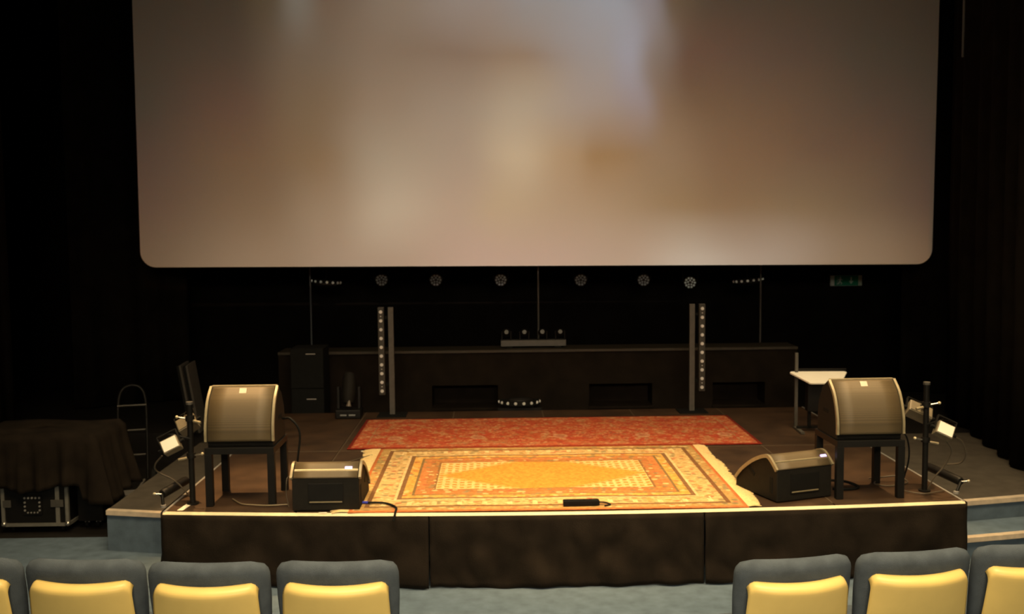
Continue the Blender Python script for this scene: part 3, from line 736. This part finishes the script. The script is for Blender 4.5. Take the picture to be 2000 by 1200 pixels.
def crashbar(p0, p1, post, s, label):
    t = thing('padded_bar', (post[0], post[1], DZ+.003), label, 'bar', 0, 'padded bars at the platform corners')
    o = Vector(t.location); a, b_ = Vector(p0)-o, Vector(p1)-o
    MB().tube([a, a.lerp(b_, .03), a.lerp(b_, .97), b_], [.026, .034, .034, .026], 16).build('padding', K['black'], t)
    MB().tube([(0, 0, 0), a*1.0], .012, 10).build('post', K['black'], t)
    MB().tube([a, a+Vector((-s*-.0-.05*s*-1*-1, -.01, .005))], .006, 8).build('bolt', K['chrome'], t)
    MB().ball(a+Vector((-.055*s, -.01, .006)), .011).build('wing_nut', mat('pale_wing_nut', (.6, .52, .34), .4, .2), t)
    MB().tube([(0, 0, 0), (0, 0, .02)], .02, 10).build('foot', K['alud'], t)
crashbar((-3.055, .16, .645), (-2.975, .50, .665), (-3.035, .12), 1, 'black padded bar on a short post at the left corner of the platform')
crashbar((3.085, .25, .635), (3.015, .68, .650), (3.025, .20), -1, 'black padded bar on a short post at the right corner of the platform')

# ------------------------------------------------------------------ cables and small things on the platform
def cable(pts, r, label, m_=None, name='cable', n=8):
    return tag(MB().tube(catmull(pts, n), r, 7).build(name, m_ or K['rubber']), label, 'cable')
cb = mat('dull_brown_cable', (.09, .07, .045), .5); cbp = mat('pale_cable', (.22, .17, .10), .5)
z = DZ+.013
cable([(-2.56, .30, z), (-2.46, .16, z), (-2.36, .12, z), (-2.24, .10, z), (-2.10, .12, z)], .005, 'pale curved cable lying under the left table', cbp)
cable([(-2.20, .50, 1.15), (-2.12, .42, 1.16), (-2.05, .40, 1.05), (-2.08, .42, .80), (-2.09, .45, .60), (-2.03, .40, z), (-1.98, .7, z)], .009, 'black cable dropping from the left upright speaker to the platform')
cable([(-2.075, .05, z), (-2.095, .06, .66), (-2.085, .10, .78), (-2.05, .42, .62), (-2.0, 1.2, z), (-1.7, 1.72, z), (-1.66, 1.75, z)], .004, 'thin cable looping over beside the floor monitor on the left', cb)
zr = DZ+.024
cable([(-1.50, .10, zr), (-1.38, .09, zr), (-1.30, .02, zr), (-1.262, -.06, zr), (-1.262, -.125, DZ+.016), (-1.262, -.165, DZ+.006), (-1.27, -.192, DZ-.035)], .008, 'black cable crossing the rug corner and dropping over the platform edge')
p = tag(MB().tube([(-1.545, .115, DZ+.022), (-1.49, .10, DZ+.024)], [.011, .011], 10).build('cable_plug', K['cablebl']), 'blue cable plug beside the floor monitor on the left', 'plug')
cable([(2.10, .62, z), (2.18, .55, DZ+.03), (2.28, .50, DZ+.03), (2.34, .40, z), (2.24, .34, z), (2.12, .36, z)], .011, 'thick black cable coil under the right table')
cable([(2.52, .66, z), (2.62, .60, DZ+.04), (2.72, .58, DZ+.05), (2.78, .52, z), (2.60, .42, z), (2.50, .48, z), (2.56, .60, z)], .006, 'thin brown cable loops on the platform beside the right table', cb)
cable([(2.62, .30, z), (2.75, .18, z), (2.88, .22, z), (2.96, .26, z)], .005, 'pale cable near the foot of the right corner pole', cb)
cable([(3.0, .20, 1.00), (3.08, .24, .95), (3.13, .28, .84), (3.12, .34, .76), (3.05, .42, .73)], .006, 'looped cable hanging from the bright box light on the right', cb)
cable([(2.93, .2, .98), (3.0, .24, .88), (2.97, .28, .76), (2.9, .3, .66), (2.86, .32, z)], .006, 'thin cable hanging beside the right corner pole', cb)
cable([(-3.03, .12, .95), (-3.10, .16, .87), (-3.10, .22, .80), (-2.98, .25, .72), (-2.87, .30, z)], .006, 'looped cable hanging from the bright box light on the left', cb)
cable([(2.50, .42, 1.14), (2.60, .34, 1.05), (2.68, .32, .98), (2.72, .36, .80), (2.70, .44, z)], .007, 'black cable dropping from the right upright speaker beside its table')
t = thing('power_strip', (.11, -.025, DZ+.018), 'black power strip lying on the front edge of the golden rug', 'power strip', rd(1.5))
MB().box((-.135, -.028, 0), (.135, .028, .04)).build('body', K['rubber'], t, bevel=.006)
MB().tube(catmull([(.135, 0, .02), (.18, .0, .016), (.215, -.02, .006), (.17, -.05, .005)], 6), .006, 8).build('cord', K['rubber'], t)
for k in range(5): MB().tube([(-.10+k*.048, 0, .038), (-.10+k*.048, 0, .042)], .017, 14).build('socket', K['black'], t)
def sticker(pts, label, m_=None):
    return tag(MB().add([(x, y, DZ+.0035) for x, y in pts], [tuple(range(len(pts)))]).build('tape_strip', m_ or K['tape'], solid=.002), label, 'tape')
sticker([(-2.905, .03), (-2.862, .03), (-2.838, .24), (-2.885, .24)], 'wide white tape strip on the platform by its left corner')
sticker([(-1.79, 1.945), (-1.69, 1.945), (-1.69, 1.985), (-1.79, 1.985)], 'short pale tape mark near the left corner of the red rug')
sticker([(-1.83, -.10), (-1.77, -.10), (-1.77, -.075), (-1.83, -.075)], 'tiny pale tape mark at the platform edge before the left floor monitor')

# ------------------------------------------------------------------ white-topped stand at the back on the right
t = thing('lectern_table', (2.76, 2.62, DZ+.004), 'small black stand with a bright white tilted top behind the right speaker', 'table', rd(-3))
Mx = Matrix.Translation((0, 0, .535)) @ Matrix.Rotation(rd(13), 4, 'X')
def rr(w0, w1, d, r=.03):
    pts = []
    for (x, y, a0) in ((w1-r, d-r, 0), (-w1+r, d-r, 90), (-w0+r, -d+r, 180), (w0-r, -d+r, 270)):
        for k in range(6): a = math.radians(a0+k*18); pts.append((x+r*math.cos(a), y+r*math.sin(a)))
    return pts
pts = rr(.165, .285, .16); n_ = len(pts)
MB().add([(x-.0, y, 0) for x, y in pts]+[(x, y, .018) for x, y in pts], [tuple(range(n_-1, -1, -1)), tuple(range(n_, 2*n_))]+[(i, (i+1) % n_, n_+(i+1) % n_, n_+i) for i in range(n_)], M=Mx).build('white_top', K['white'], t, bevel=.003)
MB().box((-.20, .165, -.01), (.29, .182, .04), M=Mx).build('rear_lip', K['black'], t)
MB().box((-.14, -.02, .20), (.16, .10, .49)).build('black_case', K['black'], t, bevel=.006)
MB().box((-.235, .12, .01), (-.205, .15, .78)).build('pole', K['grey_metal'], t)
for x in (-.22, .22): MB().box((x-.02, -.16, 0), (x+.02, .17, .02)).build('foot', K['grey_metal'], t)
for x in (-.11, .13): MB().box((x-.015, .02, .02), (x+.015, .05, .21)).build('leg', K['black'], t)
MB().box((-.235, .02, .02), (.235, .05, .045)).build('crossbar', K['black'], t)

# moving head lamp and tall cabinet at the back on the left
t = thing('moving_head_lamp', (-2.155, 3.72, DZ+.001), 'dark moving head lamp standing at the rear left of the platform', 'stage light')
MB().box((-.14, -.12, 0), (.14, .12, .10)).build('base', K['black'], t, bevel=.012)
MB().box((-.085, -.126, .035), (-.015, -.119, .05)).build('display', K['lensd'], t)
MB().box((.01, -.126, .035), (.08, -.119, .05)).build('display', K['lensd'], t)
for s in (-1, 1): MB().prism([(-.05, .10), (.05, .10), (.035, .34), (-.035, .34)], s*.115-.016, s*.115+.016).build('yoke', K['black'], t, bevel=.006)
h = MB().tube([(0, .06, .48), (0, .04, .44), (0, -.02, .27), (0, -.05, .18), (0, -.055, .165)], [.05, .07, .082, .066, .06], 18).build('head', K['cab'], t)
MB().tube([(.01, -.115, .14), (.015, -.10, .21)], [.030, .008], 12).build('lens_cone', mat('dim_lens', (.16, .13, .10), .3), h)
t = thing('speaker_cabinet', (-2.70, 4.32, SZ), 'tall black speaker cabinet behind the rear left corner of the platform', 'speaker')
MB().box((-.19, -.15, 0), (.19, .25, .46)).build('lower_box', K['rubber'], t, bevel=.008)
MB().box((-.19, -.15, .465), (.19, .25, .93)).build('upper_box', K['rubber'], t, bevel=.008)
for zz in (.335, .86): MB().box((-.01, -.162, zz), (.10, -.148, zz+.012)).build('handle', K['alud'], t, bevel=.003)

# ------------------------------------------------------------------ covered equipment on the left
def case(loc, w, d, h, label, panel=True, edges=True, group='flight cases under the black cloth'):
    t = thing('flight_case', loc, label, 'case', 0, group)
    MB().box((-w/2, 0, .07), (w/2, d, h)).build('body', K['black'], t, bevel=.003)
    if edges:
        ed = MB()
        for x in (-w/2, w/2):
            for y in (0, d): ed.box((x-.014, y-.014, .08), (x+.014, y+.014, h))
        for zz in (.08, h):
            for y in (0, d): ed.box((-w/2, y-.014, zz-.014), (w/2, y+.014, zz+.014))
            for x in (-w/2, w/2): ed.box((x-.014, 0, zz-.014), (x+.014, d, zz+.014))
        ed.box((w/2-.10, -.008, .09), (w/2-.065, 0, h))
        ed.build('edge_frame', mat('dull_metal_edging', (.20, .19, .16), .45, .2, noise=.1), t)
        for x in (-w/2, w/2):
            for zz in (.085, h-.005): MB().ball((x, -.004, zz), .026).build('corner_ball', K['chrome'], t)
        MB().box((w/2-.14, -.016, .235), (w/2-.03, -.002, .30)).build('latch', K['grey_metal'], t, bevel=.004)
        MB().box((-w/2+.0, -.016, .235), (-w/2+.07, -.002, .30)).build('latch', K['grey_metal'], t, bevel=.004)
    if panel:
        q = MB().box((-.10, -.012, .17), (.06, -.002, .34)).build('connector_panel', K['black'], t)
        c = MB()
        for i in range(5): c.tube([(-.085+i*.032, -.012, .32), (-.085+i*.032, -.018, .32)], .009, 10)
        for i in range(3): c.tube([(-.085, -.012, .28-i*.035), (-.085, -.018, .28-i*.035)], .009, 10); c.tube([(.043, -.012, .28-i*.035), (.043, -.018, .28-i*.035)], .009, 10)
        for i in range(4): c.tube([(-.06+i*.028, -.012, .19), (-.06+i*.028, -.018, .19)], .007, 10)
        c.build('connector_socket_dots', K['alud'], q)
    for x in (-w/2+.06, w/2-.06):
        for y in (.06, d-.06):
            k = MB().tube([(x-.012, y, .032), (x+.012, y, .032)], .032, 16).build('castor', K['rubber'], t)
            MB().box((x-.02, y-.02, .05), (x+.02, y+.02, .072)).build('castor_plate', K['alud'], t)
case((-4.56, 1.335, 0), .555, .6, .49, 'black flight case with metal edges and connector panel under the black cloth')
case((-4.13, 1.45, 0), .22, .5, .50, 'plain black case on castors beside the metal-edged flight case', panel=False, edges=False)
t = tag(MB().box((-5.05, 1.36, .516), (-4.07, 1.92, .868)).build('equipment_chest', K['black'], bevel=.006), 'long black trunk hidden under the black cloth, on top of the cases', 'trunk')
def drape():
    x0, x1, y0, y1, zt = -5.12, -4.02, 1.30, 1.98, .880
    rnd = random.Random(3)
    # closed loop around the top, then hanging rows
    loop = []
    n1, n2 = 44, 26
    for i in range(n1): loop.append((x0+(x1-x0)*i/n1, y0))
    for i in range(n2): loop.append((x1, y0+(y1-y0)*i/n2))
    for i in range(n1): loop.append((x1-(x1-x0)*i/n1, y1))
    for i in range(n2): loop.append((x0, y1-(y1-y0)*i/n2))
    N_ = len(loop); cxx, cyy = (x0+x1)/2, (y0+y1)/2; rows = 14; vs_ = []
    for s_ in (0.0, .35, .7, .97):
        for (x, y) in loop: vs_.append((cxx+(x-cxx)*s_, cyy+(y-cyy)*s_, zt+.008*math.sin(x*7+y*5)+.006))
    for r in range(1, rows+1):
        v = r/rows
        for i, (x, y) in enumerate(loop):
            a = math.atan2((y-cyy)/(y1-y0), (x-cxx)/(x1-x0)); ph = i*2*PI/N_
            w = .02+v*(.03*math.sin(ph*17)+.02*math.sin(ph*29+1)+.02)
            lo = .41 + .03*math.sin(ph*5) - (.12 if x > x1-.12 else 0)
            dx_ = 1 if x >= x1-1e-6 else (-1 if x <= x0+1e-6 else 0); dy_ = 1 if y >= y1-1e-6 else (-1 if y <= y0+1e-6 else 0)
            vs_.append((x+dx_*(max(w, .012)+(.10*v if dx_ > 0 else 0)), y+dy_*max(w, .012), zt-(zt-lo)*v))
    T = rows+4; fs = [(j*N_+i, j*N_+(i+1) % N_, (j+1)*N_+(i+1) % N_, (j+1)*N_+i) for j in range(T-1) for i in range(N_)]
    return tag(MB().add([(p[0], p[1], p[2]) for p in vs_], [f[::-1] for f in fs], True).build('cover_cloth', K['cloth'], solid=.005), 'black cloth draped over a stack of cases at the far left', 'cloth')
drape()
# tubular dolly at its side
t = thing('tube_dolly', (-3.82, 1.0, 0), 'low tubular metal dolly beside the covered cases', 'dolly')
MB().tube(catmull([(.0, .335, .05), (.0, .34, .16), (.02, .5, .22), (-.02, 1.0, .30)], 5), .013, 8).build('frame', K['grey_metal'], t)
MB().tube([(-.0, .34, .16), (-.02, .32, .0)], .012, 8).build('leg', K['alud'], t)
MB().tube([(-.02, 1.0, .30), (-.02, 1.0, .0)], .012, 8).build('leg', K['grey_metal'], t)
# sack barrow behind
t = thing('hand_truck', (-4.22, 2.75, 0), 'dark hand truck leaning behind the covered cases', 'hand truck', rd(15))
for s in (-1, 1):
    MB().tube(catmull([(s*.14, 0, .12), (s*.14, .12, .55), (s*.13, .2, .9), (s*.08, .24, 1.02), (0, .25, 1.05)], 5), .014, 8).build('rail', K['black'], t)
    MB().tube([(s*.2-.02, .05, .11), (s*.2+.02, .05, .11)], .11, 20).build('wheel', K['rubber'], t)
MB().box((-.18, -.2, .0), (.18, .0, .012)).build('toe_plate', K['alud'], t)
for zz in (.35, .6, .85): MB().tube([(-.14, .04+zz*.16, zz), (.14, .04+zz*.16, zz)], .01, 8).build('crossbar', K['grey_metal'], t)
MB().tube([(0, .04, .1), (0, .04, .2)], .012, 8).build('axle_post', K['grey_metal'], t)
# leaning boards
for k, (x, lab) in enumerate(((-3.98, 'tall dark board with a pale edge, outer of two leaning beyond the left pole'), (-3.91, 'tall dark board with a pale edge, inner of two leaning beyond the left pole'))):
    t = thing('leaning_board', (x+.10, 4.08+.0, SZ+.001), lab, 'board', 0, 'boards leaning beyond the left corner pole')
    t.rotation_euler = (rd(3), rd(-8), 0); t.location = (x+.02, 3.9+k*.012, SZ+.012)
    MB().box((-.03, 0, 0), (.0, .30, .78)).build('board', K['rubber'], t)
    MB().box((-.0, -.004, 0), (.022, .30, .785)).build('edge_strip', K['grey_metal'], t)

# ------------------------------------------------------------------ auditorium seats
def seat(loc, rz, label):
    t = thing('auditorium_seat', loc, label, 'seat', rz, 'auditorium seats in the front row')
    # local frame: the seat looks towards +Y (the stage); the back leans towards -Y
    A = Matrix.Translation((0, 0, .40)) @ Matrix.Rotation(rd(9), 4, 'X')
    w, top, th = .315, .555, .095
    # upholstered back: superellipse block, rounded shoulders
    def pad(u, v):   # closed around: u around the thickness loop, v up the height
        return None
    nu, nv = 28, 22; vs_ = []; 
    for j in range(nv+1):
        q = j/nv; zz = top*q
        # narrowing at shoulders
        rsh = .085; ww = w
        if zz > top-rsh: ww = w-rsh+math.sqrt(max(0, rsh*rsh-(zz-(top-rsh))**2))
        ww *= (.94+.06*min(1, q*1.6))
        tt = th*(.5 if j < nv else .1)
        if zz > top-.05: tt = th*.5*math.sqrt(max(.02, 1-((zz-(top-.05))/.05)**2))
        for i in range(nu):
            a = 2*PI*i/nu; ca, sa = math.cos(a), math.sin(a); n_ = 3.4
            x = ww*math.copysign(abs(ca)**(2/n_), ca); y = tt*math.copysign(abs(sa)**(2/n_), sa)
            y += .04*(x/w)**2                       # wings curve forward round the sitter
            vs_.append((x, y, zz))
    fs = [(j*nu+i, j*nu+(i+1) % nu, (j+1)*nu+(i+1) % nu, (j+1)*nu+i) for j in range(nv) for i in range(nu)]
    fs += [tuple(range(nu-1, -1, -1)), tuple(nv*nu+i for i in range(nu))]
    MB().add(vs_, fs, True, A).build('back_cushion', K['blue'], t)
    # cream shell on the rear face
    ht = .452
    def shell(u, v):
        ux = 2*u-1
        wt = .262+.022*v
        r = .05
        x = wt*ux
        side = 1-abs(ux)
        ztop = ht - (max(0, (abs(ux)-.86)/.14)**2)*.035 - .004*(1-ux*ux)
        if v < .18:                                  # rolled lip
            a = v/.18*PI/2; yy = -.056-.052*math.sin(a)*(1-.35*abs(ux)**6); zz = ztop-.030*(1-math.cos(a))-0.0
        else:
            k = (v-.18)/.82; yy = -.108-.004*k+.018*k*k; zz = ztop-.030-k*.36
            yy += .018*abs(ux)**6
        yy += .050*ux*ux
        return (x, yy, zz)
    MB().grid(shell, 34, 26, M=A).build('back_shell', K['cream'], t, solid=.012)
    # seat cushion, underside, pedestal
    MB().box((-.27, .02, .36), (.27, .50, .46)).build('seat_cushion', K['blue'], t, bevel=.035, seg=4)
    MB().box((-.25, .04, .33), (.25, .46, .358)).build('seat_pan', K['cream'], t, bevel=.01)
    MB().box((-.05, .10, .01), (.05, .30, .33)).build('pedestal', K['grey_metal'], t, bevel=.006)
    MB().box((-.11, .05, 0), (.11, .36, .012)).build('foot_plate', K['grey_metal'], t)
    return t
s0 = seat((0, 0, 0), 0, 'x')
# each (x, y, turn) is the middle of a seat back's top edge on the floor
SP = [(-3.305, -2.235, -5, 'auditorium seat cut by the left edge of the photo'),
      (-2.655, -2.285, -3.5, 'second auditorium seat from the left, by the covered cases'),
      (-1.995, -2.36, -2.5, 'third auditorium seat from the left, below the platform corner'),
      (-1.335, -2.37, -1.0, 'auditorium seat at the aisle end of the left-hand group'),
      (1.005, -2.42, 8.5, 'auditorium seat at the aisle end of the right-hand group'),
      (1.655, -2.34, 7.5, 'middle auditorium seat of the three on the right'),
      (2.305, -2.25, 7.0, 'auditorium seat cut by the right edge of the photo')]
for i, (x, y, a, lab) in enumerate(SP):
    r = rd(a); off = .087   # the leaning back's top sits behind its foot
    px, py = x - math.sin(r)*off, y + math.cos(r)*off
    if i == 0: o = s0; o.location = (px, py, 0); o.rotation_euler = (0, 0, r); o['label'] = lab
    else: o = dup(s0, (px, py, 0), r, lab)
